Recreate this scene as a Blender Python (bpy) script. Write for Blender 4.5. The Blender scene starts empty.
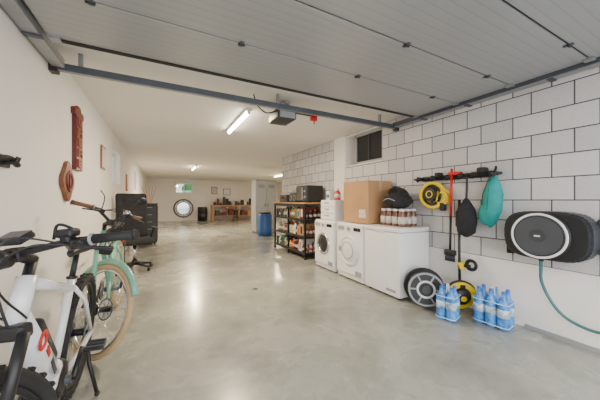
import bpy, bmesh, math, random
from mathutils import Matrix, Vector, Euler
random.seed(7)
R90=math.pi/2
# ---------------------------------------------------------------- materials
MC={}
def mat(name,col,rough=.5,metal=0.,var=.06,scale=6.,bump=0.,emit=None,es=0.,coat=0.):
    if name in MC: return MC[name]
    m=bpy.data.materials.new(name); m.use_nodes=True
    nt=m.node_tree; b=nt.nodes['Principled BSDF']
    b.inputs['Roughness'].default_value=rough; b.inputs['Metallic'].default_value=metal
    b.inputs['Coat Weight'].default_value=coat
    tc=nt.nodes.new('ShaderNodeTexCoord'); n=nt.nodes.new('ShaderNodeTexNoise')
    n.inputs['Scale'].default_value=scale; n.inputs['Detail'].default_value=6
    nt.links.new(tc.outputs['Object'],n.inputs['Vector'])
    r=nt.nodes.new('ShaderNodeValToRGB')
    r.color_ramp.elements[0].position=.3; r.color_ramp.elements[1].position=.7
    r.color_ramp.elements[0].color=tuple(max(0,c*(1-var)) for c in col)+(1,)
    r.color_ramp.elements[1].color=tuple(min(1,c*(1+var)) for c in col)+(1,)
    nt.links.new(n.outputs['Fac'],r.inputs['Fac']); nt.links.new(r.outputs['Color'],b.inputs['Base Color'])
    if bump>0:
        bu=nt.nodes.new('ShaderNodeBump'); bu.inputs['Strength'].default_value=bump; bu.inputs['Distance'].default_value=.01
        n2=nt.nodes.new('ShaderNodeTexNoise'); n2.inputs['Scale'].default_value=scale*14
        nt.links.new(tc.outputs['Object'],n2.inputs['Vector'])
        nt.links.new(n2.outputs['Fac'],bu.inputs['Height']); nt.links.new(bu.outputs['Normal'],b.inputs['Normal'])
    if emit: b.inputs['Emission Color'].default_value=emit+(1,); b.inputs['Emission Strength'].default_value=es
    MC[name]=m; return m
def N(nt,t): return nt.nodes.new(t)
def block_mat():
    m=bpy.data.materials.new('painted_block'); m.use_nodes=True; nt=m.node_tree; b=nt.nodes['Principled BSDF']
    tc=N(nt,'ShaderNodeTexCoord'); s=N(nt,'ShaderNodeSeparateXYZ'); c=N(nt,'ShaderNodeCombineXYZ')
    a=N(nt,'ShaderNodeMath'); a.operation='ADD'
    nt.links.new(tc.outputs['Object'],s.inputs[0]); nt.links.new(s.outputs['X'],a.inputs[0]); nt.links.new(s.outputs['Y'],a.inputs[1])
    nt.links.new(a.outputs[0],c.inputs['X']); nt.links.new(s.outputs['Z'],c.inputs['Y'])
    br=N(nt,'ShaderNodeTexBrick'); br.inputs['Scale'].default_value=1; br.inputs['Brick Width'].default_value=.29
    br.inputs['Row Height'].default_value=.2; br.inputs['Mortar Size'].default_value=.0052; br.inputs['Mortar Smooth'].default_value=.1
    br.inputs['Color1'].default_value=(.67,.65,.645,1); br.inputs['Color2'].default_value=(.53,.52,.52,1); br.inputs['Mortar'].default_value=(.08,.08,.09,1)
    br.inputs['Bias'].default_value=-.1
    nt.links.new(c.outputs[0],br.inputs['Vector'])
    no=N(nt,'ShaderNodeTexNoise'); no.inputs['Scale'].default_value=60; no.inputs['Detail'].default_value=4
    nt.links.new(tc.outputs['Object'],no.inputs['Vector'])
    mx=N(nt,'ShaderNodeMix'); mx.data_type='RGBA'; mx.blend_type='OVERLAY'; mx.inputs[0].default_value=.18
    nt.links.new(br.outputs['Color'],mx.inputs[6]); nt.links.new(no.outputs['Fac'],mx.inputs[7])
    nt.links.new(mx.outputs[2],b.inputs['Base Color']); b.inputs['Roughness'].default_value=.85
    inv=N(nt,'ShaderNodeMath'); inv.operation='SUBTRACT'; inv.inputs[0].default_value=1; nt.links.new(br.outputs['Fac'],inv.inputs[1])
    ad=N(nt,'ShaderNodeMath'); ad.operation='MULTIPLY_ADD'; ad.inputs[1].default_value=.1
    nt.links.new(no.outputs['Fac'],ad.inputs[0]); nt.links.new(inv.outputs[0],ad.inputs[2])
    bu=N(nt,'ShaderNodeBump'); bu.inputs['Strength'].default_value=.5; bu.inputs['Distance'].default_value=.008
    nt.links.new(ad.outputs[0],bu.inputs['Height']); nt.links.new(bu.outputs['Normal'],b.inputs['Normal'])
    return m
def floor_mat():
    m=bpy.data.materials.new('sealed_concrete'); m.use_nodes=True; nt=m.node_tree; b=nt.nodes['Principled BSDF']
    tc=N(nt,'ShaderNodeTexCoord')
    n1=N(nt,'ShaderNodeTexNoise'); n1.inputs['Scale'].default_value=1.5; n1.inputs['Detail'].default_value=10; n1.inputs['Roughness'].default_value=.62; n1.inputs['Distortion'].default_value=.4
    n2=N(nt,'ShaderNodeTexNoise'); n2.inputs['Scale'].default_value=9; n2.inputs['Detail'].default_value=8; n2.inputs['Roughness'].default_value=.75
    nt.links.new(tc.outputs['Object'],n1.inputs['Vector']); nt.links.new(tc.outputs['Object'],n2.inputs['Vector'])
    r=N(nt,'ShaderNodeValToRGB'); e=r.color_ramp.elements
    e[0].position=.3; e[0].color=(.225,.232,.20,1); e[1].position=.55; e[1].color=(.345,.35,.305,1)
    e2=e.new(.75); e2.color=(.41,.41,.36,1)
    nt.links.new(n1.outputs['Fac'],r.inputs['Fac'])
    mx=N(nt,'ShaderNodeMix'); mx.data_type='RGBA'; mx.blend_type='OVERLAY'; mx.inputs[0].default_value=.4
    nt.links.new(r.outputs['Color'],mx.inputs[6]); nt.links.new(n2.outputs['Fac'],mx.inputs[7]); nt.links.new(mx.outputs[2],b.inputs['Base Color'])
    mr=N(nt,'ShaderNodeMapRange'); mr.inputs['To Min'].default_value=.10; mr.inputs['To Max'].default_value=.42
    nt.links.new(n1.outputs['Fac'],mr.inputs['Value']); nt.links.new(mr.outputs[0],b.inputs['Roughness'])
    b.inputs['Coat Weight'].default_value=.25; b.inputs['Coat Roughness'].default_value=.15
    bu=N(nt,'ShaderNodeBump'); bu.inputs['Strength'].default_value=.06; bu.inputs['Distance'].default_value=.01
    nt.links.new(n2.outputs['Fac'],bu.inputs['Height']); nt.links.new(bu.outputs['Normal'],b.inputs['Normal'])
    return m
def panel_mat():
    m=bpy.data.materials.new('door_panel_steel'); m.use_nodes=True; nt=m.node_tree; b=nt.nodes['Principled BSDF']
    b.inputs['Roughness'].default_value=.34; b.inputs['Metallic'].default_value=.15
    tc=N(nt,'ShaderNodeTexCoord'); w=N(nt,'ShaderNodeTexWave'); w.wave_type='BANDS'; w.bands_direction='Y'
    w.inputs['Scale'].default_value=5.0; w.inputs['Distortion'].default_value=0
    nt.links.new(tc.outputs['Object'],w.inputs['Vector'])
    r=N(nt,'ShaderNodeValToRGB'); r.color_ramp.elements[0].color=(.32,.335,.35,1); r.color_ramp.elements[1].color=(.37,.385,.40,1)
    r.color_ramp.elements[1].position=.12
    nt.links.new(w.outputs['Fac'],r.inputs['Fac']); nt.links.new(r.outputs['Color'],b.inputs['Base Color'])
    bu=N(nt,'ShaderNodeBump'); bu.inputs['Strength'].default_value=.05; bu.inputs['Distance'].default_value=.01
    nt.links.new(w.outputs['Fac'],bu.inputs['Height']); nt.links.new(bu.outputs['Normal'],b.inputs['Normal'])
    return m
def glass_mat():
    m=bpy.data.materials.new('window_glass'); m.use_nodes=True; nt=m.node_tree
    for n in list(nt.nodes):
        if n.type=='BSDF_PRINCIPLED': nt.nodes.remove(n)
    out=[n for n in nt.nodes if n.type=='OUTPUT_MATERIAL'][0]
    t=N(nt,'ShaderNodeBsdfTransparent'); g=N(nt,'ShaderNodeBsdfGlossy'); g.inputs['Roughness'].default_value=.05
    t.inputs['Color'].default_value=(.5,.55,.56,1)
    mx=N(nt,'ShaderNodeMixShader'); mx.inputs[0].default_value=.12
    nt.links.new(t.outputs[0],mx.inputs[1]); nt.links.new(g.outputs[0],mx.inputs[2]); nt.links.new(mx.outputs[0],out.inputs['Surface'])
    return m
M_block=block_mat(); M_floor=floor_mat(); M_panel=panel_mat(); M_glass=glass_mat()
M_wall=mat('white_plaster',(.86,.83,.785),.85,var=.02,scale=2,bump=.12)
M_ceil=mat('ceiling_paint',(.88,.855,.81),.9,var=.02,scale=1.5,bump=.1)
M_white=mat('white_enamel',(.84,.84,.84),.25,var=.01)
M_whitep=mat('white_plastic',(.76,.76,.75),.4,var=.02)
M_black=mat('black_plastic',(.012,.012,.014),.45,var=.2)
M_blackm=mat('black_metal',(.014,.014,.016),.35,.5,var=.1)
M_rubber=mat('black_rubber',(.015,.015,.015),.75,var=.2,scale=30)
M_dgrey=mat('dark_grey_plastic',(.04,.045,.05),.5,var=.1)
M_grey=mat('grey_plastic',(.3,.31,.32),.5,var=.05)
M_steel=mat('galvanised_steel',(.36,.38,.40),.4,.6,var=.1,scale=12)
M_dsteel=mat('dark_steel',(.085,.10,.125),.45,.3,var=.1)
M_chrome=mat('chrome',(.7,.7,.7),.18,1,var=.02)
M_card=mat('cardboard',(.46,.26,.12),.85,var=.08,scale=4)
M_tape=mat('packing_tape',(.50,.32,.16),.35,var=.03)
M_wood=mat('oak_wood',(.46,.24,.095),.5,var=.15,scale=8)
M_dwood=mat('mahogany_wood',(.13,.012,.010),.4,var=.3,scale=12)
M_bwood=mat('walnut_wood',(.20,.07,.03),.45,var=.3,scale=14)
M_red=mat('red_plastic',(.60,.012,.012),.4)
M_yellow=mat('yellow_plastic',(.85,.60,.005),.4,var=.03)
M_teal=mat('teal_fabric',(.008,.30,.29),.7,var=.12,scale=10)
M_hose=mat('green_hose',(.05,.17,.18),.5)
M_blue=mat('blue_plastic',(.02,.10,.34),.4)
M_wrap=mat('blue_bottle_wrap',(.06,.25,.62),.1,var=.5,scale=22)
M_cap=mat('bottle_cap_blue',(.03,.15,.6),.4)
M_tan=mat('tan_tyre',(.48,.34,.18),.7,var=.08)
M_mint=mat('mint_paint',(.18,.46,.34),.3,coat=.5)
M_bikew=mat('bike_white_paint',(.80,.81,.83),.25,coat=.6,var=.02)
M_fabric=mat('black_fabric',(.018,.018,.02),.9,var=.3,scale=20)
M_jar=mat('jar_brown',(.17,.08,.05),.2,var=.5,scale=25)
M_label=mat('jar_label',(.6,.54,.48),.5,var=.3,scale=30)
M_tube=mat('light_tube',(1,1,1),.4,emit=(1,.90,.74),es=40)
M_dglass=mat('dark_glass',(.02,.022,.025),.06,var=.1)
M_orange=mat('orange_plastic',(.72,.20,.02),.45)
M_green=mat('green_paint',(.04,.24,.08),.5)
# ---------------------------------------------------------------- mesh builder
def spl(pts,n=6):
    P=[Vector(p) for p in pts]
    if len(P)<3: return P
    out=[]; Q=[P[0]*2-P[1]]+P+[P[-1]*2-P[-2]]
    for i in range(1,len(Q)-2):
        a,b,c,d=Q[i-1],Q[i],Q[i+1],Q[i+2]
        for k in range(n):
            t=k/n
            out.append(.5*((2*b)+(c-a)*t+(2*a-5*b+4*c-d)*t*t+(3*b-a-3*c+d)*t**3))
    out.append(P[-1]); return out
AX={'Z':Matrix.Identity(4),'X':Matrix.Rotation(R90,4,'Y'),'Y':Matrix.Rotation(-R90,4,'X')}
class MB:
    def __init__(s,name): s.name=name; s.bm=bmesh.new(); s.mats=[]; s.M=Matrix.Identity(4)
    def _add(s,t,m,M):
        if m not in s.mats: s.mats.append(m)
        i=s.mats.index(m)
        for f in t.faces: f.material_index=i
        t.transform(s.M@M)
        me=bpy.data.meshes.new('t'); t.to_mesh(me); s.bm.from_mesh(me); t.free(); bpy.data.meshes.remove(me)
    def box(s,c,sz,m,rot=(0,0,0),bev=0,seg=2):
        t=bmesh.new(); bmesh.ops.create_cube(t,size=1); bmesh.ops.scale(t,vec=sz,verts=t.verts)
        if bev>0:
            bmesh.ops.bevel(t,geom=list(t.edges),offset=bev,segments=seg,affect='EDGES',profile=.5)
            if seg>2:
                for f in t.faces: f.smooth=True
        s._add(t,m,Matrix.Translation(c)@Euler(rot).to_matrix().to_4x4())
    def bb(s,a,b,m,bev=0,seg=2):
        s.box([(a[i]+b[i])/2 for i in range(3)],[abs(b[i]-a[i]) for i in range(3)],m,bev=bev,seg=seg)
    def cyl(s,c,r,h,m,axis='Z',r2=None,seg=24,rot=(0,0,0)):
        t=bmesh.new(); bmesh.ops.create_cone(t,cap_ends=True,segments=seg,radius1=r,radius2=r if r2 is None else r2,depth=h)
        for f in t.faces: f.smooth=len(f.verts)==4
        s._add(t,m,Matrix.Translation(c)@Euler(rot).to_matrix().to_4x4()@AX[axis])
    def sph(s,c,sz,m,rot=(0,0,0),seg=20):
        t=bmesh.new(); bmesh.ops.create_uvsphere(t,u_segments=seg,v_segments=seg//2,radius=1); bmesh.ops.scale(t,vec=sz,verts=t.verts)
        for f in t.faces: f.smooth=True
        s._add(t,m,Matrix.Translation(c)@Euler(rot).to_matrix().to_4x4())
    def lathe(s,prof,c,m,axis='Z',seg=32,rot=(0,0,0)):
        t=bmesh.new(); rings=[]
        for r,z in prof:
            rings.append([t.verts.new((r*math.cos(2*math.pi*k/seg),r*math.sin(2*math.pi*k/seg),z)) for k in range(seg)])
        for a,b in zip(rings,rings[1:]):
            for k in range(seg):
                f=t.faces.new((a[k],a[(k+1)%seg],b[(k+1)%seg],b[k])); f.smooth=True
        if prof[0][0]>.0005: t.faces.new(rings[0][::-1])
        if prof[-1][0]>.0005: t.faces.new(rings[-1])
        s._add(t,m,Matrix.Translation(c)@Euler(rot).to_matrix().to_4x4()@AX[axis])
    def tor(s,c,R,r,m,axis='Z',seg=40,ms=10,rot=(0,0,0),wide=1):
        prof=[(R+r*math.cos(2*math.pi*k/ms),wide*r*math.sin(2*math.pi*k/ms)) for k in range(ms+1)]
        t=bmesh.new(); rings=[]
        for i in range(seg):
            a=2*math.pi*i/seg
            rings.append([t.verts.new((p[0]*math.cos(a),p[0]*math.sin(a),p[1])) for p in prof[:-1]])
        for i in range(seg):
            A=rings[i];B=rings[(i+1)%seg]
            for k in range(ms):
                f=t.faces.new((A[k],B[k],B[(k+1)%ms],A[(k+1)%ms])); f.smooth=True
        s._add(t,m,Matrix.Translation(c)@Euler(rot).to_matrix().to_4x4()@AX[axis])
    def tube(s,pts,r,m,seg=8,smooth=False,n=6,flat=1):
        P=spl(pts,n) if smooth else [Vector(p) for p in pts]
        K=len(P); rad=r if isinstance(r,(list,tuple)) else [r]*K
        if len(rad)!=K: rad=[rad[min(len(rad)-1,int(i/(K-1)*(len(rad)-1)+.5))] for i in range(K)]
        t=bmesh.new(); rings=[]; up=None
        for i,p in enumerate(P):
            d=(P[min(i+1,K-1)]-P[max(i-1,0)]).normalized()
            if up is None:
                up=Vector((0,0,1)) if abs(d.z)<.9 else Vector((0,1,0))
            x=d.cross(up).normalized(); up=x.cross(d).normalized()
            rings.append([t.verts.new(p+(x*math.cos(2*math.pi*k/seg)*flat+up*math.sin(2*math.pi*k/seg))*rad[i]) for k in range(seg)])
        for a,b in zip(rings,rings[1:]):
            for k in range(seg):
                f=t.faces.new((a[k],a[(k+1)%seg],b[(k+1)%seg],b[k])); f.smooth=True
        t.faces.new(rings[0][::-1]); t.faces.new(rings[-1])
        s._add(t,m,Matrix.Identity(4))
    def prism(s,poly,h,m,M=Matrix.Identity(4),bev=0):
        t=bmesh.new(); vs=[t.verts.new((x,y,0)) for x,y in poly]; f=t.faces.new(vs)
        r=bmesh.ops.extrude_face_region(t,geom=[f]); bmesh.ops.translate(t,vec=(0,0,h),verts=[v for v in r['geom'] if isinstance(v,bmesh.types.BMVert)])
        bmesh.ops.recalc_face_normals(t,faces=t.faces)
        if bev>0: bmesh.ops.bevel(t,geom=list(t.edges),offset=bev,segments=2,affect='EDGES')
        s._add(t,m,M)
    def done(s,loc=(0,0,0),rot=(0,0,0),name=None):
        me=bpy.data.meshes.new(s.name); bmesh.ops.recalc_face_normals(s.bm,faces=s.bm.faces); s.bm.to_mesh(me); s.bm.free()
        for m in s.mats: me.materials.append(m)
        o=bpy.data.objects.new(s.name,me); bpy.context.scene.collection.objects.link(o)
        o.location=loc; o.rotation_euler=rot; return o
# ---------------------------------------------------------------- room
XL,XR,YB,H=-.79,3.04,16.6,2.4
YE=6.93; XA=7.0
b=MB('floor'); b.bb((XL-.2,-.6,-.1),(XA+.2,YB+.2,0),M_floor); b.done()
b=MB('driveway_ground'); b.bb((-8,-9,-.14),(12,-.6,-.02),mat('asphalt',(.3,.3,.29),.9,bump=.3)); b.done()
b=MB('ceiling'); b.bb((XL-.2,-.6,H),(XA+.2,YB+.2,H+.15),M_ceil); b.done()
def holed(bd,x0,x1,Y0,Y1,Z0,Z1,holes,m,axis='Y'):
    ys=sorted({Y0,Y1,*[h[0] for h in holes],*[h[1] for h in holes]})
    for a,c in zip(ys,ys[1:]):
        hs=[h for h in holes if h[0]<=a+1e-6 and h[1]>=c-1e-6]
        segs=[(Z0,Z1)]
        if hs: segs=[(Z0,hs[0][2]),(hs[0][3],Z1)]
        for z0,z1 in segs:
            if z1-z0>.001:
                if axis=='Y': bd.bb((x0,a,z0),(x1,c,z1),m)
                else: bd.bb((a,x0,z0),(c,x1,z1),m)
LW=[(5.6,6.5,1.52,2.12),(9.4,10.3,1.52,2.12)]
b=MB('wall_left'); holed(b,XL-.2,XL,-.6,YB+.2,0,H,LW,M_wall); b.done()
BW=[(.62,1.56,1.6,2.18)]
b=MB('wall_back'); holed(b,YB,YB+.2,XL,XA+.2,0,H,BW,M_wall,'X'); b.done()
RW=(3.03,3.98,1.82,2.38)
b=MB('wall_right')
holed(b,XR,XR+.25,-.6,YE,.6,H,[RW],M_block); b.bb((XR-.012,-.6,0),(XR+.25,YE,.6),M_wall)
b.bb((XR-.012,3.98,.6),(XR+.002,4.32,2.4),M_wall)
b.done()
b=MB('wall_annex_front'); b.bb((XR+.25,YE-.25,0),(XA,YE,H),M_wall); b.done()
b=MB('wall_annex_side'); b.bb((XA,YE-.25,0),(XA+.2,YB,H),M_wall); b.done()
def win(name,a,c,z0,z1,pos,axis,pane,fm,depth=.05):
    b=MB(name); w=.045
    def B(u0,u1,v0,v1,d0,d1,m):
        if axis=='Y': b.bb((pos+d0,u0,v0),(pos+d1,u1,v1),m)
        else: b.bb((u0,pos+d0,v0),(u1,pos+d1,v1),m)
    B(a,a+w,z0,z1,0,depth,fm);B(c-w,c,z0,z1,0,depth,fm);B(a+w,c-w,z0,z0+w,0,depth,fm);B(a+w,c-w,z1-w,z1,0,depth,fm)
    B(a+w,c-w,z0+w,z1-w,depth*.4,depth*.55,pane); mid=(a+c)/2
    B(mid-.02,mid+.02,z0+w,z1-w,0,depth*.9,fm)
    return b.done()
win('window_1',*LW[0],XL-.15,'Y',M_glass,M_whitep); win('window_2',*LW[1],XL-.15,'Y',M_glass,M_whitep)
win('window_3',BW[0][0],BW[0][1],1.6,2.18,YB+.08,'X',M_glass,M_whitep)
b=MB('window_4')
y0,y1,z0,z1=RW
b.bb((XR+.23,y0,z0),(XR+.26,y1,z1),M_wall)
b.bb((XR+.0,y1-.012,z0),(XR+.23,y1,z1),M_wall); b.bb((XR,y0,z0),(XR+.23,y1,z0+.012),M_wall); b.bb((XR,y0,z1-.012),(XR+.23,y1,z1),M_wall)
fx=XR+.05; yc0,yc1=y0+.03,y1-.22
M_fr=mat('window_frame_grey',(.38,.39,.40),.5)
for (u,v,s,t) in [(yc0,yc0+.035,z0+.02,z1-.02),(yc1-.035,yc1,z0+.02,z1-.02),(yc0,yc1,z0+.02,z0+.055),(yc0,yc1,z1-.055,z1-.02)]:
    b.bb((fx,u,s),(fx+.06,v,t),M_fr)
b.bb((fx+.03,yc0+.03,z0+.05),(fx+.04,yc1-.03,z1-.05),M_dglass)
b.bb((fx+.012,(yc0+yc1)/2-.012,z0+.05),(fx+.045,(yc0+yc1)/2+.012,z1-.05),M_dgrey)
b.done()
b=MB('garden_hedge')
for i in range(40): b.sph((random.uniform(-2,4.5),19+random.uniform(-.3,.3),random.uniform(.3,2.3)),(.5,.4,.4),mat('hedge_leaves',(.08,.32,.07),.8,var=.6,scale=9,bump=.6),seg=10)
b.done()
# ---------------------------------------------------------------- overhead sectional door
ZD=2.28
b=MB('sectional_garage_door')
ys=[-.29,.23,.75,1.27,1.79,2.31]
for a,c in zip(ys,ys[1:]):
    b.bb((XL+.12,a+.006,ZD),(XR-.12,c-.006,ZD+.042),M_panel,bev=.004)
for y in ys[1:]:
    b.bb((XL+.12,y-.0065,ZD+.008),(XR-.12,y+.0065,ZD+.03),M_black)
for y in ys[1:-1]:
    for x in (-.35,.48,1.5,2.5):
        b.bb((x-.014,y-.028,ZD-.008),(x+.014,y+.028,ZD),M_dsteel,bev=.002); b.cyl((x,y,ZD-.009),.007,.045,M_black,'X',seg=10)
for y in ys:
    for x in (XL+.155,XR-.155):
        b.bb((x-.03,y-.03,ZD-.015),(x+.03,y+.03,ZD+.0),M_steel)
b.bb((XL+.12,2.30,ZD-.01),(XR-.12,2.335,ZD+.05),M_rubber)
b.done()
for x in (XL+.06,XR-.06):
    b=MB('door_track')
    b.bb((x-.04,-.3,ZD-.03),(x-.034,2.70,ZD+.03),M_dsteel)
    b.bb((x+.034,-.3,ZD-.03),(x+.04,2.70,ZD+.03),M_steel)
    b.bb((x-.04,-.3,ZD-.035),(x+.04,2.70,ZD-.028),M_steel)
    for y in (.5,1.0,1.7,2.25):
        b.bb((x-.045,y-.02,ZD-.045),(x+.045,y+.02,ZD-.035),M_dsteel); b.bb((x-.02,y-.015,ZD-.03),(x+.02,y+.015,H),M_steel)
    b.done()
b=MB('door_track_crossbar')
b.bb((XL+.0,2.72,ZD-.045),(XR-.0,2.775,ZD+.01),M_dsteel,bev=.004)
b.bb((XL+.02,2.735,ZD-.047),(XR-.02,2.76,ZD-.0445),M_steel)
for x in (-.6,1.15,2.7): b.bb((x-.015,2.735,ZD+.005),(x+.015,2.765,H),M_steel)
b.bb((XL,2.705,ZD-.07),(XL+.05,2.78,ZD+.05),M_black); b.bb((XR-.05,2.705,ZD-.07),(XR-.0,2.78,ZD+.05),M_black)
b.done()
b=MB('garage_door_opener')
b.bb((1.18,2.80,2.16),(1.42,3.12,2.29),M_dgrey,bev=.02,seg=3); b.bb((1.2,2.79,2.17),(1.4,2.81,2.27),M_grey,bev=.004)
b.bb((1.27,2.9,2.28),(1.33,2.94,2.4),M_steel); b.bb((1.27,2.8,2.335),(1.33,2.9,2.37),M_steel)
b.tube([(1.2,2.85,2.25),(1.05,2.84,2.2),(.95,2.85,2.27),(.9,2.85,2.39)],.007,M_black,smooth=True)
b.bb((1.38,2.84,2.25),(1.70,2.86,2.26),M_dsteel); b.bb((1.64,2.83,2.2),(1.73,2.88,2.30),M_red,bev=.01)
b.tube([(1.60,2.86,2.25),(1.72,2.86,2.33),(1.84,2.86,2.30)],.006,M_red); b.tube([(1.69,2.86,2.22),(1.70,2.86,2.16)],.006,M_black)
b.done()
# ---------------------------------------------------------------- ceiling lights
def tubelight(x,y,l=1.2,e=30,col=(1,.80,.56)):
    b=MB('ceiling_tube_light'); b.bb((x-.04,y-l/2,2.37),(x+.04,y+l/2,H),M_white,bev=.005)
    b.cyl((x,y,2.350),.022,l-.06,M_tube,'Y')
    for s in (-1,1): b.bb((x-.02,y+s*(l/2-.02)-.012,2.33),(x+.02,y+s*(l/2-.02)+.012,2.38),M_whitep)
    o=b.done()
    L=bpy.data.lights.new('tube_lamp','AREA'); L.shape='RECTANGLE'; L.size=.08; L.size_y=l; L.energy=e; L.color=col
    lo=bpy.data.objects.new('tube_lamp',L); lo.location=(x,y,2.32); bpy.context.scene.collection.objects.link(lo); lo.parent=o
tubelight(1.0,3.95,1.2,90); tubelight(1.0,10.2,1.2,190); tubelight(4.9,11.5,1.2,130)  # last one, in the annex, is an unseen fixture added to light that side
# ---------------------------------------------------------------- appliances
def front_machine(name,y0,y1,h,door_r,dark,x0=2.47,x1=3.0):
    b=MB(name); yc=(y0+y1)/2
    b.bb((x0+.02,y0,.02),(x1,y1,h),M_white,bev=.012,seg=3)
    b.bb((x0,y0+.005,.09),(x0+.03,y1-.005,h-.02),M_white,bev=.01)
    b.bb((x0-.004,y0+.01,h-.135),(x0+.002,y1-.01,h-.03),M_whitep,bev=.002)
    b.cyl((x0-.012,yc,h-.08),.026,.03,M_grey,'X'); b.bb((x0-.007,y0+.05,h-.105),(x0,y0+.2,h-.055),M_dglass)
    b.bb((x0-.007,y1-.2,h-.11),(x0,y1-.04,h-.05),M_grey)
    zc=.45
    b.tor((x0-.008,yc,zc),door_r,.024,M_whitep if not dark else M_chrome,'X',seg=48)
    b.lathe([(door_r-.01,0),(door_r-.03,.015),(door_r*.6,.03),(.0001,.035)],(x0-.005,yc,zc),M_dglass if dark else M_whitep,'X',rot=(0,0,math.pi))
    if not dark: b.tor((x0-.03,yc,zc),door_r*.62,.008,M_grey,'X')
    b.bb((x0-.04,yc+door_r-.03,zc-.04),(x0-.01,yc+door_r+.01,zc+.04),M_grey,bev=.008)
    b.bb((x0-.002,y0+.03,.1),(x0+.002,y0+.17,.17),M_grey)
    for yy in (y0+.05,y1-.05):
        for xx in (x0+.07,x1-.05): b.cyl((xx,yy,.01),.02,.02,M_black)
    b.bb((x0+.03,y0+.01,.02),(x1-.01,y1-.01,.09),M_whitep)
    return b.done()
front_machine('washing_machine',3.54,4.14,.85,.165,True)
front_machine('tumble_dryer',2.83,3.45,.85,.20,False)
b=MB('chest_freezer')
b.bb((2.47,2.19,.03),(3.0,2.80,.80),M_white,bev=.012,seg=3); b.bb((2.455,2.185,.805),(3.0,2.805,.86),M_white,bev=.014,seg=3)
b.bb((2.46,2.42,.79),(2.472,2.58,.815),M_whitep,bev=.004); b.bb((2.466,2.25,.08),(2.471,2.4,.11),M_grey)
for yy in (2.25,2.74):
    for xx in (2.53,2.95): b.cyl((xx,yy,.015),.02,.03,M_black)
b.done()
b=MB('plastic_drawer_tower')
b.bb((2.55,3.62,.852),(2.95,4.05,1.2),M_whitep,bev=.01)
for i in range(3):
    z=.865+i*.11; b.bb((2.535,3.635,z),(2.552,4.035,z+.1),M_white,bev=.006); b.bb((2.52,3.78,z+.06),(2.536,3.9,z+.075),M_grey)
b.done()
b=MB('detergent_bottle')
b.lathe([(.05,0),(.055,.01),(.055,.12),(.03,.16),(.02,.17)],(2.7,3.75,1.2),M_red,seg=20); b.cyl((2.7,3.75,1.385),.024,.035,M_whitep); b.cyl((2.7,3.75,1.27),.0565,.07,M_label); b.done()
b=MB('detergent_box'); b.bb((2.62,3.88,1.2),(2.82,3.98,1.36),M_whitep,bev=.004); b.bb((2.617,3.89,1.24),(2.62,3.97,1.3),M_blue); b.done()
b=MB('cardboard_box')
X0,X1,Y0,Y1,Z0,Z1=2.55,3.0,2.81,3.38,.861,1.47
b.bb((X0,Y0,Z0),(X1,Y1,Z1),M_card,bev=.004)
b.bb((X0-.002,Y0+.005,Z1),(X0+.22,Y1-.005,Z1+.006),M_card); b.bb((X0+.228,Y0+.005,Z1),(X1,Y1-.005,Z1+.006),M_card)
yc=(X0+X1)/2
b.bb((yc-.03,Y0-.0015,Z1-.14),(yc+.03,Y0,Z1+.002),M_tape); b.bb((yc-.03,Y0,Z1+.006),(yc+.03,Y1,Z1+.008),M_tape)
b.bb((X0-.0015,Y0+.06,Z0+.08),(X0,Y0+.2,Z0+.2),M_label); b.bb((X0+.3,Y0-.0015,Z0+.1),(X0+.4,Y0,Z0+.2),mat('print_brown',(.2,.11,.06),.8))
b.done()
b=MB('jar_multipack')
for i in range(3):
    for j in range(4):
        x=2.69+i*.1; y=2.35+j*.1
        b.lathe([(.046,0),(.048,.01),(.048,.15),(.036,.185),(.034,.2)],(x,y,.861),M_jar,seg=16); b.cyl((x,y,1.07),.037,.028,M_whitep,seg=16); b.cyl((x,y,.94),.0488,.09,M_label,seg=16)
b.done()
b=MB('black_duffel_bag')
b.sph((2.80,2.52,1.195),(.18,.20,.108),M_fabric); b.sph((2.84,2.54,1.275),(.13,.15,.10),M_fabric,rot=(.2,.3,0)); b.sph((2.77,2.43,1.165),(.13,.11,.075),M_fabric)
b.tube([(2.72,2.38,1.2),(2.70,2.42,1.34),(2.70,2.52,1.35),(2.72,2.62,1.2)],.012,M_fabric,smooth=True); b.tube([(2.64,2.42,1.19),(2.62,2.52,1.22),(2.64,2.62,1.19)],.006,M_grey,smooth=True)
b.done()
# ---------------------------------------------------------------- shelf rack
b=MB('metal_shelf_rack')
rx0,rx1,ry0,ry1=2.50,2.98,4.58,6.2
for x in (rx0+.02,rx1-.02):
    for y in (ry0+.02,(ry0+ry1)/2,ry1-.02): b.bb((x-.018,y-.018,0),(x+.018,y+.018,1.12),M_blackm)
for z in (.12,.45,.80):
    b.bb((rx0,ry0,z-.03),(rx1,ry1,z),M_blackm); b.bb((rx0+.01,ry0+.01,z),(rx1-.01,ry1-.01,z+.012),M_dgrey)
b.bb((rx0-.02,ry0-.02,1.12),(rx1,ry1+.02,1.15),M_wood,bev=.004)
b.bb((rx0,ry0+.005,1.06),(rx0+.015,ry1,1.12),M_blackm)
b.done()
cols=[M_red,M_yellow,M_blue,M_whitep,M_orange,M_green,M_label,M_jar]
dark=[M_black,M_dgrey,M_bwood,M_dwood,M_black,M_steel]
def bottle(b,x,y,z,r,h,m,cap):
    b.lathe([(r*.95,0),(r,.01),(r,h*.62),(r*.4,h*.82),(r*.38,h*.92)],(x,y,z),m,seg=14); b.cyl((x,y,z+h*.96),r*.45,h*.09,cap,seg=12); b.cyl((x,y,z+h*.35),r*1.02,h*.3,M_label if m!=M_label else M_red,seg=14)
b=MB('shelf_bottle_assortment')
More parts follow.
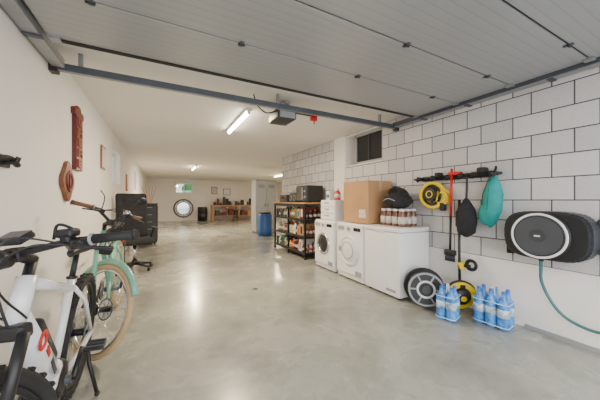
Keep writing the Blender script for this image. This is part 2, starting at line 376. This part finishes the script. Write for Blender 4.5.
for z in (.133,.463,.813):
    y=ry0+.1
    while y<ry1-.12:
        if abs(y-(ry0+ry1)/2)<.07: y+=.06
        k=random.random(); m=random.choice(cols+[M_black,M_dgrey,M_jar])
        if k<.55:
            r=random.uniform(.032,.045); h=random.uniform(.18,.27)
            for x in (rx0+.08,rx0+.19,rx0+.30,rx0+.40): bottle(b,x,y,z,r,h*random.uniform(.8,1),m,random.choice(cols))
            y+=r*2+.012
        else:
            w=random.uniform(.1,.17); h=random.uniform(.16,.26)
            b.bb((rx0+.05,y-.03,z),(rx1-.06,y-.03+w,z+h),random.choice([M_card,M_black,M_green,M_whitep,M_dgrey,M_dwood]),bev=.004)
            b.bb((rx0+.048,y,z+.04),(rx0+.051,y+w-.06,z+h-.05),m); y+=w+.02
b.done()
b=MB('microwave_oven')
b.bb((2.58,4.62,1.165),(2.96,5.10,1.5),M_black,bev=.012); b.bb((2.565,4.75,1.19),(2.582,5.09,1.48),M_dglass,bev=.004); b.bb((2.566,4.63,1.19),(2.582,4.73,1.48),M_dgrey)
b.cyl((2.555,4.68,1.26),.022,.03,M_grey,'X'); b.cyl((2.555,4.68,1.38),.022,.03,M_grey,'X'); b.bb((2.545,4.765,1.21),(2.56,4.78,1.46),M_chrome)
for x in (2.62,2.92):
    for y in (4.66,5.06): b.cyl((x,y,1.158),.015,.015,M_black)
b.done()
b=MB('portable_radio')
b.bb((2.65,5.25,1.151),(2.85,5.62,1.36),M_black,bev=.02)
for y in (5.34,5.53): b.tor((2.648,y,1.25),.06,.008,M_grey,'X',seg=24); b.cyl((2.645,y,1.25),.05,.01,M_dgrey,'X')
b.tube([(2.75,5.28,1.35),(2.75,5.3,1.43),(2.75,5.57,1.43),(2.75,5.59,1.35)],.01,M_grey); b.done()
b=MB('tool_case'); b.bb((2.62,5.72,1.151),(2.92,6.12,1.33),M_dgrey,bev=.015); b.tube([(2.61,5.85,1.26),(2.58,5.86,1.26),(2.58,5.98,1.26),(2.61,5.99,1.26)],.01,M_black); b.bb((2.612,5.77,1.25),(2.622,5.81,1.29),M_red); b.bb((2.612,6.03,1.25),(2.622,6.07,1.29),M_red); b.done()
# ---------------------------------------------------------------- cable drum on floor
b=MB('cable_drum')
b.M=Matrix.Translation((2.60,1.955,.215))@Matrix.Rotation(math.radians(-44),4,'Z')@Matrix.Rotation(math.radians(-4),4,'X')
b.cyl((0,.075,0),.20,.012,M_black,'Y',seg=40); b.tor((0,.075,0),.20,.012,M_black,'Y')
b.tor((0,-.08,0),.172,.012,M_grey,'Y',wide=.7); b.cyl((0,-.07,0),.165,.01,M_black,'Y',seg=40); b.tor((0,-.08,0),.085,.012,M_whitep,'Y',wide=.6)
for k in range(7): b.tor((0,-.055+.018*k,0),.16,.013,M_black,'Y',seg=32)
b.cyl((0,0,0),.15,.13,M_black,'Y'); b.cyl((0,-.09,0),.045,.03,M_dgrey,'Y')
for k in range(6):
    a=2*math.pi*k/6; b.box((.125*math.cos(a),-.08,.125*math.sin(a)),(.08,.008,.016),M_grey,rot=(0,-a,0))
b.cyl((.1,-.10,.07),.014,.05,M_black,'Y')
b.done()
def waterpack(x0,y0,nx,ny,s=.088,h=.31,rz=0):
    b=MB('water_bottle_pack')
    for i in range(nx):
        for j in range(ny):
            x=(i-(nx-1)/2)*s; y=(j-(ny-1)/2)*s; r=s*.5
            b.lathe([(r*.8,0),(r,.015),(r,.08),(r*.95,.09),(r,.10),(r,.215),(r*.9,.24),(r*.38,.285),(r*.36,h-.02)],(x,y,0),M_wrap,seg=16)
            b.cyl((x,y,h-.012),.016,.024,M_cap,seg=12)
            b.cyl((x,y,.155),r*1.015,.075,mat('bottle_label',(.42,.55,.75),.35,var=.6,scale=26),seg=16)
    w,d=(nx*s)/2,(ny*s)/2
    for zz in (.03,.24):
        pts=[(-w,-d*.8,zz),(-w*.8,-d,zz),(w*.8,-d,zz),(w,-d*.8,zz),(w,d*.8,zz),(w*.8,d,zz),(-w*.8,d,zz),(-w,d*.8,zz),(-w,-d*.8,zz)]
        b.tube(pts,.004,mat('shrink_film',(.6,.75,.9),.1),seg=6)
    b.tube([(-s*.3,0,.27),(-s*.2,0,h+.01),(s*.2,0,h+.01),(s*.3,0,.27)],.006,M_whitep,smooth=True)
    return b.done((x0,y0,0),(0,0,rz))
waterpack(2.56,1.66,2,2,.092,.33,.25); waterpack(2.83,1.38,2,3,.10,.35,0.1)
# ---------------------------------------------------------------- wall tool rack etc.
b=MB('wall_tool_rack')
b.tube([(XR-.05,1.38,1.47),(XR-.05,2.40,1.47)],.014,M_black); b.bb((XR-.02,1.5,1.44),(XR,2.3,1.50),M_dgrey)
for y in (1.45,1.62,1.76,1.9,2.1,2.3):
    b.bb((XR-.1,y-.03,1.45),(XR-.02,y+.03,1.49),M_black,bev=.008); b.cyl((XR-.1,y,1.47),.025,.05,M_black,'Z')
    b.tube([(XR-.06,y,1.46),(XR-.13,y,1.43),(XR-.14,y,1.47)],.007,M_black)
b.bb((XR-.12,1.76,1.485),(XR-.05,1.90,1.52),M_red,bev=.01)
b.bb((XR-.13,1.50,1.485),(XR-.04,1.58,1.54),M_black,bev=.012); b.bb((XR-.13,2.0,1.485),(XR-.04,2.06,1.53),M_black,bev=.012)
b.done()
b=MB('extension_cable_reel')
for k,(r,y) in enumerate([(.15,2.12),(.145,2.14),(.15,2.10)]):
    b.tor((XR-.05-.025*k,y,1.26),r,.02,M_yellow,'X',rot=(.08*k,0,.08*k))
for k in range(3): b.tor((XR-.05-.02*k,2.12,1.26),.115,.014,M_black if k==2 else M_yellow,'X')
b.bb((XR-.12,2.05,1.20),(XR-.01,2.18,1.34),M_black,bev=.02); b.tube([(XR-.08,2.12,1.3),(XR-.09,2.12,1.44)],.012,M_black)
b.cyl((XR-.125,2.12,1.27),.085,.03,M_black,'X'); b.tor((XR-.14,2.12,1.27),.04,.006,M_yellow,'X')
b.tor((XR-.07,1.985,1.24),.085,.016,M_yellow,'X',rot=(0,0,.1)); b.tor((XR-.09,1.985,1.22),.07,.014,M_yellow,'X'); b.box((XR-.08,1.98,1.12),(.05,.07,.1),M_black,bev=.012)
b.done()
b=MB('hanging_storage_bag')
b.lathe([(.02,0),(.085,.05),(.10,.16),(.085,.3),(.04,.38),(.015,.42)],(XR-.13,1.68,.80),M_fabric,seg=20); b.tube([(XR-.13,1.68,1.2),(XR-.12,1.68,1.34),(XR-.12,1.68,1.46)],.012,M_black,smooth=True)
b.done()
b=MB('teal_umbrella')
b.lathe([(.01,0),(.05,.06),(.085,.18),(.085,.34),(.05,.46),(.02,.52)],(XR-.088,1.465,.92),M_teal,seg=14,rot=(.08,0,0)); b.sph((XR-.10,1.49,1.06),(.06,.08,.12),M_teal)
for k in range(6):
    a=2*math.pi*k/6; b.tube([(XR-.088+.02*math.cos(a),1.455+.02*math.sin(a),1.43),(XR-.088+.083*math.cos(a),1.445+.083*math.sin(a),1.26),(XR-.088+.083*math.cos(a),1.455+.083*math.sin(a),1.10)],.004,mat('dark_teal',(.005,.12,.12),.6),seg=5)
b.tube([(XR-.09,1.43,1.4),(XR-.09,1.42,1.5),(XR-.12,1.40,1.53),(XR-.14,1.39,1.5)],.01,M_black,smooth=True)
b.done()
b=MB('red_handle_broom')
b.tube([(XR-.12,1.86,1.02),(XR-.1,1.86,1.56)],.014,M_red); b.tube([(XR-.13,1.86,.62),(XR-.12,1.86,1.02)],.013,M_black)
b.bb((XR-.16,1.80,.57),(XR-.10,1.92,.63),M_black,bev=.01)
for i in range(8): b.tube([(XR-.13,1.81+i*.0145,.58),(XR-.13,1.81+i*.015,.50)],.008,M_dgrey,seg=5)
b.done()
b=MB('patio_cleaner')
b.M=Matrix.Translation((2.87,1.72,.165))@Matrix.Rotation(math.radians(-34),4,'Z')@Matrix.Rotation(math.radians(12),4,'X')
b.cyl((0,0,0),.15,.05,M_yellow,'Y',seg=40); b.tor((0,.02,0),.148,.018,M_black,'Y')
b.lathe([(.10,0),(.085,.03),(.04,.05),(.0001,.055)],(0,-.025,0),M_black,'Y',rot=(0,0,math.pi)); b.cyl((0,-.075,0),.03,.02,M_yellow,'Y')
b.box((0,-.03,.11),(.05,.02,.05),M_black,bev=.006)
b.M=Matrix.Identity(4)
b.tube([(2.86,1.72,.2),(2.90,1.75,.7),(2.97,1.79,1.2)],.014,M_black); b.bb((2.92,1.75,.90),(2.97,1.81,1.08),M_black,bev=.01)
b.bb((2.87,1.70,.44),(2.93,1.76,.52),M_yellow,bev=.012)
b.tor((2.93,1.64,.50),.055,.011,M_black,'X'); b.tor((2.935,1.64,.50),.04,.010,M_black,'X'); b.bb((2.90,1.65,.47),(2.94,1.74,.50),M_black)
b.done()
# hose reel on wall
b=MB('wall_hose_reel')
xf=2.75; yc=.985; zc=.905
M=Matrix(((0,0,-1,0),(1,0,0,0),(0,1,0,0),(0,0,0,1)))
prof=[]
for k in range(40):
    a=2*math.pi*k/40; cx=abs(math.cos(a))**.5*math.copysign(1,math.cos(a)); sy=abs(math.sin(a))**.7*math.copysign(1,math.sin(a))
    prof.append((.285*cx,.20*sy))
M_case=mat('hose_case_charcoal',(.03,.034,.042),.4,var=.08)
b.prism(prof,.18,M_case,Matrix.Translation((2.95,yc,zc))@M,bev=.02)
b.prism([(x*.92,y*.92) for x,y in prof],.01,M_black,Matrix.Translation((xf+.022,yc,zc))@M)
b.cyl((xf+.0,yc+.02,zc),.195,.03,M_case,'X',seg=48)
b.tor((xf-.01,yc+.02,zc),.178,.011,M_white,'X',seg=56,wide=.8)
b.cyl((xf-.018,yc+.02,zc),.155,.01,mat('charcoal',(.06,.065,.075),.5),'X',seg=48)
b.cyl((xf-.025,yc+.02,zc),.05,.01,M_dgrey,'X'); b.bb((xf-.031,yc,zc-.006),(xf-.024,yc+.04,zc+.006),M_whitep)
b.bb((2.9,.72,.80),(XR,.78,1.03),M_black,bev=.01); b.bb((2.93,.67,.78),(XR-.02,.72,1.05),M_dgrey,bev=.008)
b.cyl((2.86,1.25,.77),.03,.12,M_black,'Z'); b.bb((XR-.1,.85,.8),(XR,1.15,1.0),M_dgrey)
b.tube([(2.84,1.02,.71),(2.86,1.03,.60),(2.9,1.04,.5),(2.93,1.0,.36),(2.95,.92,.24),(2.95,.80,.19),(2.93,.68,.2),(2.93,.56,.27),(2.95,.50,.4),(2.99,.50,.55),(2.97,.6,.72),(2.96,.7,.82)],.012,M_hose,smooth=True,seg=10)
b.cyl((2.84,1.02,.71),.018,.05,M_black)
b.done()
# ---------------------------------------------------------------- left wall decor
x=XL
M2=Matrix(((0,0,1,0),(1,0,0,0),(0,1,0,0),(0,0,0,1)))
b=MB('carved_wood_sign')
pr=[(-.12,-.30),(.12,-.30),(.12,.24),(.16,.24),(.16,.31),(.07,.31),(.04,.35),(-.04,.35),(-.07,.31),(-.16,.31),(-.16,.24),(-.12,.24)]
b.prism(pr,.035,M_dwood,Matrix.Translation((x,3.42,1.80))@M2,bev=.006)
M_car=mat('carving_brown',(.28,.07,.04),.5,var=.2)
for i in range(5):
    z=1.53+i*.105
    b.bb((x+.033,3.35,z),(x+.045,3.372,z+.08),M_car); b.bb((x+.033,3.36,z+.065),(x+.045,3.48,z+.08),M_car)
    if i%2: b.bb((x+.033,3.468,z),(x+.045,3.49,z+.08),M_car)
    else: b.bb((x+.033,3.36,z),(x+.045,3.48,z+.015),M_car)
    b.bb((x+.033,3.36,z+.033),(x+.045,3.46,z+.047),M_car)
b.done()
b=MB('carved_wood_emblem')
b.prism([(.15*math.cos(a)*(1+.12*math.cos(4*a)),.17*math.sin(a)*(1+.1*math.cos(4*a))) for a in [2*math.pi*k/32 for k in range(32)]],.03,M_bwood,Matrix.Translation((x,3.10,1.37))@M2,bev=.006)
b.tor((x+.03,3.10,1.37),.08,.012,M_dwood,'X'); b.bb((x+.028,3.09,1.27),(x+.04,3.11,1.47),M_dwood)
b.done()
def frame(y,z,w,h,inner):
    b=MB('picture_frame'); b.bb((x,y-w/2,z-h/2),(x+.02,y+w/2,z+h/2),M_bwood,bev=.004); b.bb((x+.02,y-w/2+.03,z-h/2+.03),(x+.023,y+w/2-.03,z+h/2-.03),inner); b.done()
frame(4.75,1.82,.3,.34,M_label); frame(7.6,1.62,.3,.4,M_orange)
b=MB('wall_bike_hook')
b.bb((x,1.97,1.38),(x+.02,2.09,1.45),M_black,bev=.006); b.tube([(x+.01,2.03,1.41),(x+.06,2.03,1.41),(x+.075,2.03,1.44)],.012,M_black,smooth=True); b.tube([(x+.03,1.92,1.42),(x+.04,2.03,1.43),(x+.03,2.14,1.405)],.016,M_rubber,smooth=True); b.done()
# ---------------------------------------------------------------- bicycles
def bike(loc,rz,lean,R,frame_m,tyre_m,steer,ebike,tr=.027,wb=1.13):
    b=MB('bicycle'); V=Vector
    def wheel(c,rot):
        b.tor(c,R-tr,tr,tyre_m,'Y',seg=56,ms=12)
        if ebike:
            for k in range(72):
                a=2*math.pi*k/72
                b.box((c[0]+(R-.002)*math.cos(a),c[1]+(.012 if k%2 else -.012),c[2]+(R-.002)*math.sin(a)),(.012,.018,.016),M_rubber,rot=(0,-a,0))
        b.tor(c,R-2*tr-.006,.011,M_black if ebike else M_chrome,'Y',seg=56,wide=1.3)
        b.cyl(c,.022,.10,M_black,'Y',seg=14); b.cyl((c[0],-.035,c[2]),.045,.004,M_chrome,'Y')
        n=28
        for k in range(n):
            a=2*math.pi*k/n; s=1 if k%2 else -1; a2=a+s*.35*(1 if (k//2)%2 else -1)
            b.tube([(c[0]+.022*math.cos(a2),s*.03,c[2]+.022*math.sin(a2)),(c[0]+(R-2*tr-.01)*math.cos(a),0,c[2]+(R-2*tr-.01)*math.sin(a))],.0012,M_chrome,seg=4)
        b.cyl((c[0],.045,c[2]),.08,.002,M_chrome,'Y',seg=32); b.tor((c[0],.045,c[2]),.078,.005,M_dsteel,'Y')
    ra=V((0,0,R)); bb_=V((.45,0,.32)); fa=V((wb,0,R))
    def ax(z): return V((wb-.04-(z-R)/.92*.39,0,z))
    ht=ax(.93); hb=ax(.80); st=V((.28,0,.78))
    wheel(ra,0)
    if ebike:
        b.tube([hb+V((-.01,0,0)),(hb+bb_)/2+V((0,0,-.01)),bb_+V((.03,0,.03))],[.040,.058,.058],frame_m,seg=14,flat=.85)
        b.box((hb+bb_)/2+V((-.035,0,.035)),(.36,.062,.06),M_black,rot=(0,-math.atan2(hb.z-bb_.z,hb.x-bb_.x),0),bev=.015,seg=3)
        tc=hb*.72+bb_*.28
        b.tor(tc+V((.0,.044,.0)),.030,.009,M_red,'Y',wide=.5)
        b.box(tc+V((-.065,.046,-.075)),(.06,.004,.022),M_red,rot=(0,-.9,0)); b.box(hb*.35+bb_*.65+V((.02,.048,0)),(.12,.004,.02),M_dgrey,rot=(0,-.9,0))
        b.lathe([(.04,-.055),(.085,-.05),(.1,-.03),(.1,.03),(.085,.05),(.04,.055)],bb_+V((.02,0,.01)),M_black,'Y',seg=24)
        b.box(bb_+V((.07,0,.06)),(.14,.1,.12),M_bikew,rot=(0,.8,0),bev=.03,seg=3)
    else:
        b.tube([hb,bb_],.021,frame_m,seg=12)
    b.tube([ht+V((0,0,-.02)),st+V((.0,0,-.06 if ebike else -.1))],.022 if ebike else .016,frame_m,seg=12)
    b.tube([bb_,st],.019,frame_m,seg=12)
    for s in (-1,1):
        b.tube([bb_+V((-.02,s*.03,0)),V((.25,s*.055,.335)),ra+V((0,s*.065,0))],.015 if ebike else .013,frame_m if not ebike else M_bikew)
        b.tube([st+V((0,s*.01,-.05)),V((.18,s*.05,.62)),ra+V((0,s*.065,0))],.011,frame_m)
    b.tube([hb-V((-.01,0,.02)),ht],.03 if ebike else .024,frame_m,seg=14)
    dirp=(st-bb_).normalized()
    b.tube([st,st+dirp*.13],.014,M_black); sp=st+dirp*.14
    b.tor(st,.02,.006,M_black,'Z')
    t=bmesh.new(); rings=[]
    for (xx,w,zz,h) in [(-.15,.035,.02,.02),(-.13,.07,.03,.035),(-.07,.078,.03,.04),(0,.045,.022,.035),(.07,.024,.02,.03),(.12,.018,.015,.025),(.14,.008,.008,.012)]:
        rings.append([t.verts.new((sp.x+xx,w*math.cos(a),sp.z+zz+h*math.sin(a)*(.5 if math.sin(a)>0 else 1))) for a in [2*math.pi*k/14 for k in range(14)]])
    for A,B in zip(rings,rings[1:]):
        for k in range(14):
            f=t.faces.new((A[k],A[(k+1)%14],B[(k+1)%14],B[k])); f.smooth=True
    t.faces.new(rings[0]); t.faces.new(rings[-1][::-1]); b._add(t,M_black,Matrix.Identity(4))
    b.tor(bb_+V((0,-.07,0)),.09,.005,M_black,'Y'); b.cyl(bb_+V((0,-.07,0)),.068,.004,M_dsteel,'Y')
    for k in range(4): b.cyl((0,-.03-.006*k,R),.055-.008*k,.004,M_dsteel,'Y')
    b.tube([bb_+V((0,-.07,.09)),ra+V((0,-.05,.045))],.004,M_dsteel,seg=5); b.tube([bb_+V((0,-.07,-.09)),ra+V((.04,-.05,-.09)),ra+V((.01,-.05,-.04))],.004,M_dsteel,seg=5)
    b.tube([ra+V((.0,-.06,-.03)),ra+V((.04,-.06,-.1))],.012,M_black)
    cd=V((-.13,0,.09)) 
    b.cyl(bb_,.02,.16,M_dsteel,'Y')
    for s,y in ((1,.085),(-1,-.085)):
        e=bb_+V((cd.x*s,y,cd.z*s)); b.tube([bb_+V((0,y,0)),e],[.014,.011],M_black)
        b.box(e+V((0,math.copysign(.06,y),0)),(.09,.09,.018),M_black,bev=.006); b.box(e+V((.042,math.copysign(.06,y),0)),(.01,.06,.014),M_black)
        for q in (-.035,0,.035): b.box(e+V((q,math.copysign(.06,y),.012)),(.008,.08,.01),M_dgrey)
        b.cyl(e+V((0,math.copysign(.02,y),0)),.007,.06,M_chrome,'Y',seg=8)
    foot=V((.13,.15,0)); foot.z=math.tan(lean)*foot.y+.012
    b.tube([V((.05,.06,R-.03)),V((.08,.085,.2)),foot],[.013,.011,.010],M_black,seg=8); b.sph(foot+V((0,0,.004)),(.022,.014,.012),M_rubber)
    if not ebike:
        c=ra
        pts=[(c.x+(R+.02)*math.cos(a),0,c.z+(R+.02)*math.sin(a)) for a in [math.radians(k) for k in range(20,200,12)]]
        b.tube(pts,.024,M_mint,seg=8)
        for s in (-1,1): b.tube([(-.22,s*.06,.76),(.2,s*.06,.76)],.007,M_black); b.tube([(0,s*.07,R),(-.05,s*.06,.76)],.006,M_black)
        for xx in (-.22,-.1,.02,.14): b.tube([(xx,-.06,.76),(xx,.06,.76)],.006,M_black)
        b.box((-.24,0,.70),(.02,.09,.05),M_red,bev=.006)
    axd=(ht-hb).normalized()
    S=Matrix.Translation(ht)@Matrix.Rotation(math.radians(steer),4,axd)@Matrix.Translation(-ht); b.M=S
    wheel(fa,0)
    cr=ax(.77)
    b.box(cr+V((.02,0,.0)),(.05,.13,.05),M_black,bev=.012)
    for s in (-1,1):
        off=V((.03,s*.062,0)); mid=ax(.55)+off
        b.tube([cr+off,mid],.017,M_black if ebike else frame_m,seg=12); b.tube([mid,fa+V((0,s*.062,0))],[.023,.018] if ebike else .013,M_black if ebike else frame_m,seg=12)
    b.tube([hb-axd*.03,ht+axd*.07],.017,M_black); top=ht+axd*.06
    bc=top+V((.06,0,.03)); b.tube([top,bc],.02,M_black,seg=12); b.box(bc,(.05,.05,.05),M_black,bev=.01)
    hw=.37 if ebike else .30; rise=.03 if ebike else .09
    def hp(y,dz=0): 
        t=abs(y)/hw; return bc+V((-.05*t*t,y,rise*min(1,t*2.2)+dz))
    b.tube([hp(y*hw/8) for y in range(-8,9)],.0125,M_black,seg=10)
    for s in (-1,1):
        b.tube([hp(s*(hw-.13)),hp(s*(hw-.06)),hp(s*hw)],[.018,.016,.018],M_rubber if ebike else mat('brown_grip',(.16,.07,.03),.6),seg=12)
        b.tor(hp(s*(hw-.135)),.017,.006,M_grey,'Y',seg=16); b.cyl(hp(s*hw),.02,.008,M_black,'Y')
        q=hp(s*(hw-.16)); b.box(q+V((.02,0,-.01)),(.05,.045,.035),M_black,bev=.01)
        b.tube([q+V((.045,0,-.01)),q+V((.065,s*.05,-.02)),q+V((.06,s*.13,-.03))],[.009,.007,.006],M_black,smooth=True)
        b.box(hp(s*(hw-.2))+V((.01,0,.01)),(.04,.035,.035),M_black,bev=.01)
        b.tube([q+V((.03,-s*.02,-.01)),q+V((.10,-s*.10,.0)),bc+V((.10,s*.03,-.04)),hb+V((.05,s*.02,.0)),hb+V((.02,s*.03,-.06))],.004,M_black,smooth=True,seg=6)
        b.tube([q+V((.02,-s*.03,-.01)),q+V((.12,-s*.14,.03)),bc+V((.12,s*.05,-.08)),hb+V((.0,s*.035,-.0))],.0035,M_black,smooth=True,seg=6)
    if ebike:
        b.box(bc+V((.0,0,.055)),(.07,.09,.025),M_black,rot=(0,.35,0),bev=.01); b.box(bc+V((-.003,0,.069)),(.055,.07,.003),M_dglass,rot=(0,.35,0))
        b.cyl(bc+V((.06,0,-.01)),.028,.06,M_black,'X'); b.cyl(bc+V((.092,0,-.01)),.024,.006,M_whitep,'X')
        b.box(hp(.17)+V((.01,0,.03)),(.05,.06,.03),M_black,bev=.01)
        b.sph(hp(-.14)+V((0,0,.035)),(.025,.025,.018),M_black)
        b.tube([hp(.12)+V((0,0,.02)),hp(.12)+V((-.0,.02,.07)),hp(.2)+V((0,0,.03))],.005,M_black,smooth=True)
    else:
        b.cyl(bc+V((.08,0,-.08)),.035,.07,M_black,'X'); b.sph(hp(.12)+V((0,0,.03)),(.03,.03,.025),M_chrome)
        c=fa; pts=[(c.x+(R+.02)*math.cos(a),0,c.z+(R+.02)*math.sin(a)) for a in [math.radians(k) for k in range(30,185,12)]]
        b.tube(pts,.024,M_mint,seg=8)
        for s in (-1,1):
            m_=hp(s*(hw-.2)); b.tube([m_,m_+V((.03,s*.03,.12)),m_+V((.03,s*.08,.17))],.004,M_black,smooth=True,seg=6) 
        b.sph(hp(hw-.2)+V((.03,.1,.18)),(.015,.055,.04),M_black)
    b.M=Matrix.Identity(4)
    o=b.done(loc); o.rotation_euler=(Matrix.Rotation(rz,3,'Z')@Matrix.Rotation(-lean,3,'X')).to_euler()
    return o
bike((-.51,2.13,0),-R90,math.radians(5),.36,M_bikew,M_rubber,-24,True)
bike((-.47,3.62,0),-R90,math.radians(1),.35,M_mint,M_tan,43,False,tr=.022,wb=1.10)
# ---------------------------------------------------------------- far-left items
b=MB('office_chair')
b.box((0,0,.5),(.50,.50,.10),M_fabric,bev=.04,seg=3); b.box((0,.24,.93),(.48,.10,.78),M_fabric,rot=(-.12,0,0),bev=.045,seg=3); b.box((0,.27,1.22),(.34,.1,.18),M_fabric,rot=(-.12,0,0),bev=.04,seg=3)
for s in (-1,1): b.tube([(s*.26,.12,.48),(s*.30,.1,.62),(s*.30,-.0,.70)],.015,M_black); b.box((s*.30,-.02,.71),(.06,.28,.03),M_black,bev=.01)
b.cyl((0,0,.30),.03,.32,M_chrome); b.cyl((0,0,.13),.045,.08,M_black)
for k in range(5):
    a=2*math.pi*k/5+.3; b.tube([(0,0,.12),(.28*math.cos(a),.28*math.sin(a),.075)],[.028,.018],M_black); b.cyl((.28*math.cos(a),.28*math.sin(a),.029),.028,.04,M_rubber,'X')
b.done((-.43,5.3,0),(0,0,math.radians(15)))
b=MB('black_tool_cabinet')
b.bb((-.24,-.25,.06),(.24,.25,1.08),M_black,bev=.012); b.bb((-.26,-.27,1.08),(.26,.27,1.11),M_dgrey,bev=.006)
for i in range(5):
    z=.1+i*.19
    for (a0,a1) in (((-.22,-.265,z),(.22,-.25,z+.175)),((.24,-.23,z),(.252,.23,z+.175))): b.bb(a0,a1,M_dgrey,bev=.003)
    b.bb((-.12,-.28,z+.13),(.12,-.265,z+.145),M_grey); b.bb((.252,-.12,z+.13),(.265,.12,z+.145),M_grey)
for xx in (-.18,.18):
    for yy in (-.18,.18): b.cyl((xx,yy,.03),.03,.03,M_rubber,'X'); b.cyl((xx,yy,.05),.012,.03,M_steel)
b.done((-.38,8.3,0))
b=MB('storage_crate_stack')
for i in range(3):
    z=i*.28; b.bb((-.2,-.28,z),(.2,.28,z+.25),[M_dgrey,M_black,M_orange][i],bev=.015); b.bb((-.22,-.3,z+.25),(.22,.3,z+.28),M_black,bev=.006)
b.done((-.5,9.6,0))
b=MB('floor_vase_branches')
b.lathe([(.08,0),(.11,.1),(.09,.35),(.05,.5),(.06,.55)],(0,0,0),M_dgrey,seg=20)
for k in range(5): b.tube([(0,0,.5),(.03*k-.06,.1-.05*k,1.1),(.12*k-.25,.2-.08*k,1.7)],.008,M_bwood,smooth=True,seg=5)
b.done((-.45,11.2,0))
# ---------------------------------------------------------------- far end
b=MB('round_wall_mirror')
b.tor((0,0,0),.50,.04,M_dsteel,'Y',seg=48,ms=10); b.cyl((0,0,0),.48,.02,M_whitep,'Y',seg=48); b.cyl((0,-.012,0),.36,.01,mat('mirror_glass',(.45,.5,.52),.08,.9,var=.02),'Y',seg=40)
b.tor((0,-.014,0),.36,.022,M_dgrey,'Y',seg=40)
for k in range(8):
    a=2*math.pi*k/8; b.cyl((.43*math.cos(a),-.015,.43*math.sin(a)),.025,.02,M_dgrey,'Y',seg=12)
b.done((1.05,16.555,.72))
b=MB('steel_barrel')
b.lathe([(.25,0),(.26,.01),(.26,.25),(.27,.26),(.26,.27),(.26,.52),(.27,.53),(.26,.54),(.26,.78),(.25,.8)],(0,0,0),M_black,seg=28); b.cyl((.1,0,.805),.03,.02,M_grey); b.done((2.0,15.9,0))
b=MB('workbench')
b.bb((2.5,15.7,.84),(5.6,16.4,.9),M_wood,bev=.008)
for x_ in (2.56,4.05,5.54):
    for y_ in (15.76,16.34): b.bb((x_-.04,y_-.04,0),(x_+.04,y_+.04,.84),M_wood)
b.bb((2.6,15.8,.25),(5.5,16.35,.28),M_wood); b.bb((3.0,15.69,.68),(3.7,15.72,.83),M_bwood); b.bb((3.3,15.67,.75),(3.4,15.69,.77),M_chrome)
b.done()
b=MB('tool_assortment')
for i in range(16):
    xx=2.65+i*.18; h=random.uniform(.12,.5); m=random.choice(dark*2+[M_orange,M_blue,M_whitep])
    b.bb((xx,15.95,.901),(xx+random.uniform(.08,.15),16.2,.9+h),m,bev=.01)
    if i%3==0: b.tube([(xx+.05,15.9,.91),(xx+.05,15.85,1.2)],.012,M_dsteel)
for i in range(7): b.bb((2.75+i*.38,15.9,.281),(3.0+i*.38,16.25,.281+random.uniform(.2,.45)),random.choice(dark+[M_card]),bev=.01)
b.done()
b=MB('workshop_stool')
b.cyl((0,0,.62),.19,.06,M_black); b.tor((0,0,.25),.17,.012,M_blackm)
for k in range(4):
    a=math.pi/4+k*R90; b.tube([(.1*math.cos(a),.1*math.sin(a),.6),(.2*math.cos(a),.2*math.sin(a),0)],.015,M_blackm)
b.done((3.6,14.6,0))
b=MB('wall_poster'); b.bb((2.6,YB-.02,1.55),(2.95,YB,2.0),M_bwood); b.bb((2.63,YB-.023,1.58),(2.92,YB-.02,1.97),M_label); b.done()
b=MB('wall_poster'); b.bb((3.3,YB-.02,1.5),(3.75,YB,1.9),M_black); b.bb((3.33,YB-.023,1.53),(3.72,YB-.02,1.87),M_whitep); b.done()
b=MB('tall_locker')
M_lock=mat('locker_light',(.55,.56,.56),.4)
b.bb((2.95,9.0,.05),(3.70,9.6,1.92),mat('locker_body_grey',(.30,.31,.32),.5),bev=.006)
for s in (0,1):
    a=2.965+s*.365; b.bb((a,8.985,.08),(a+.355,9.0,1.89),M_lock,bev=.003); b.bb((a+.30-.25*s,8.97,.95),(a+.315-.25*s,8.985,1.08),M_black)
    for i in range(4): b.bb((a+.06,8.98,1.65+i*.03),(a+.29,8.986,1.66+i*.03),M_dgrey)
for yy in (9.02,9.59): b.bb((2.94,yy-.01,.08),(2.95,yy+.01,1.9),M_grey)
for xx in (3.0,3.65):
    for yy in (9.05,9.55): b.cyl((xx,yy,.025),.02,.05,M_black)
b.done()
b=MB('blue_storage_barrel'); b.lathe([(.2,0),(.24,.03),(.25,.2),(.24,.22),(.25,.5),(.24,.52),(.24,.7),(.2,.75)],(0,0,0),M_blue,seg=28); b.cyl((0,0,.76),.21,.04,M_black); b.done((3.05,8.4,0))
b=MB('floor_drain'); b.cyl((1.1,3.41,.001),.04,.004,M_dsteel,seg=20); b.cyl((1.1,3.41,.003),.02,.003,M_black,seg=12); b.done()
b=MB('trim_1'); b.bb((XR-.03,-.6,0),(XR-.012,1.2,.035),M_grey); b.done()
# ---------------------------------------------------------------- world & camera
w=bpy.data.worlds.new('World'); bpy.context.scene.world=w; w.use_nodes=True
bg=w.node_tree.nodes['Background']; bg.inputs['Color'].default_value=(.98,.98,1,1); bg.inputs['Strength'].default_value=5.4
cam=bpy.data.cameras.new('Camera'); co=bpy.data.objects.new('Camera',cam); bpy.context.scene.collection.objects.link(co)
cam.sensor_width=36; cam.lens=262/600*36; cam.clip_start=.02
co.location=(0,0,1.2); co.rotation_euler=(R90,0,-math.radians(27.6)); bpy.context.scene.camera=co
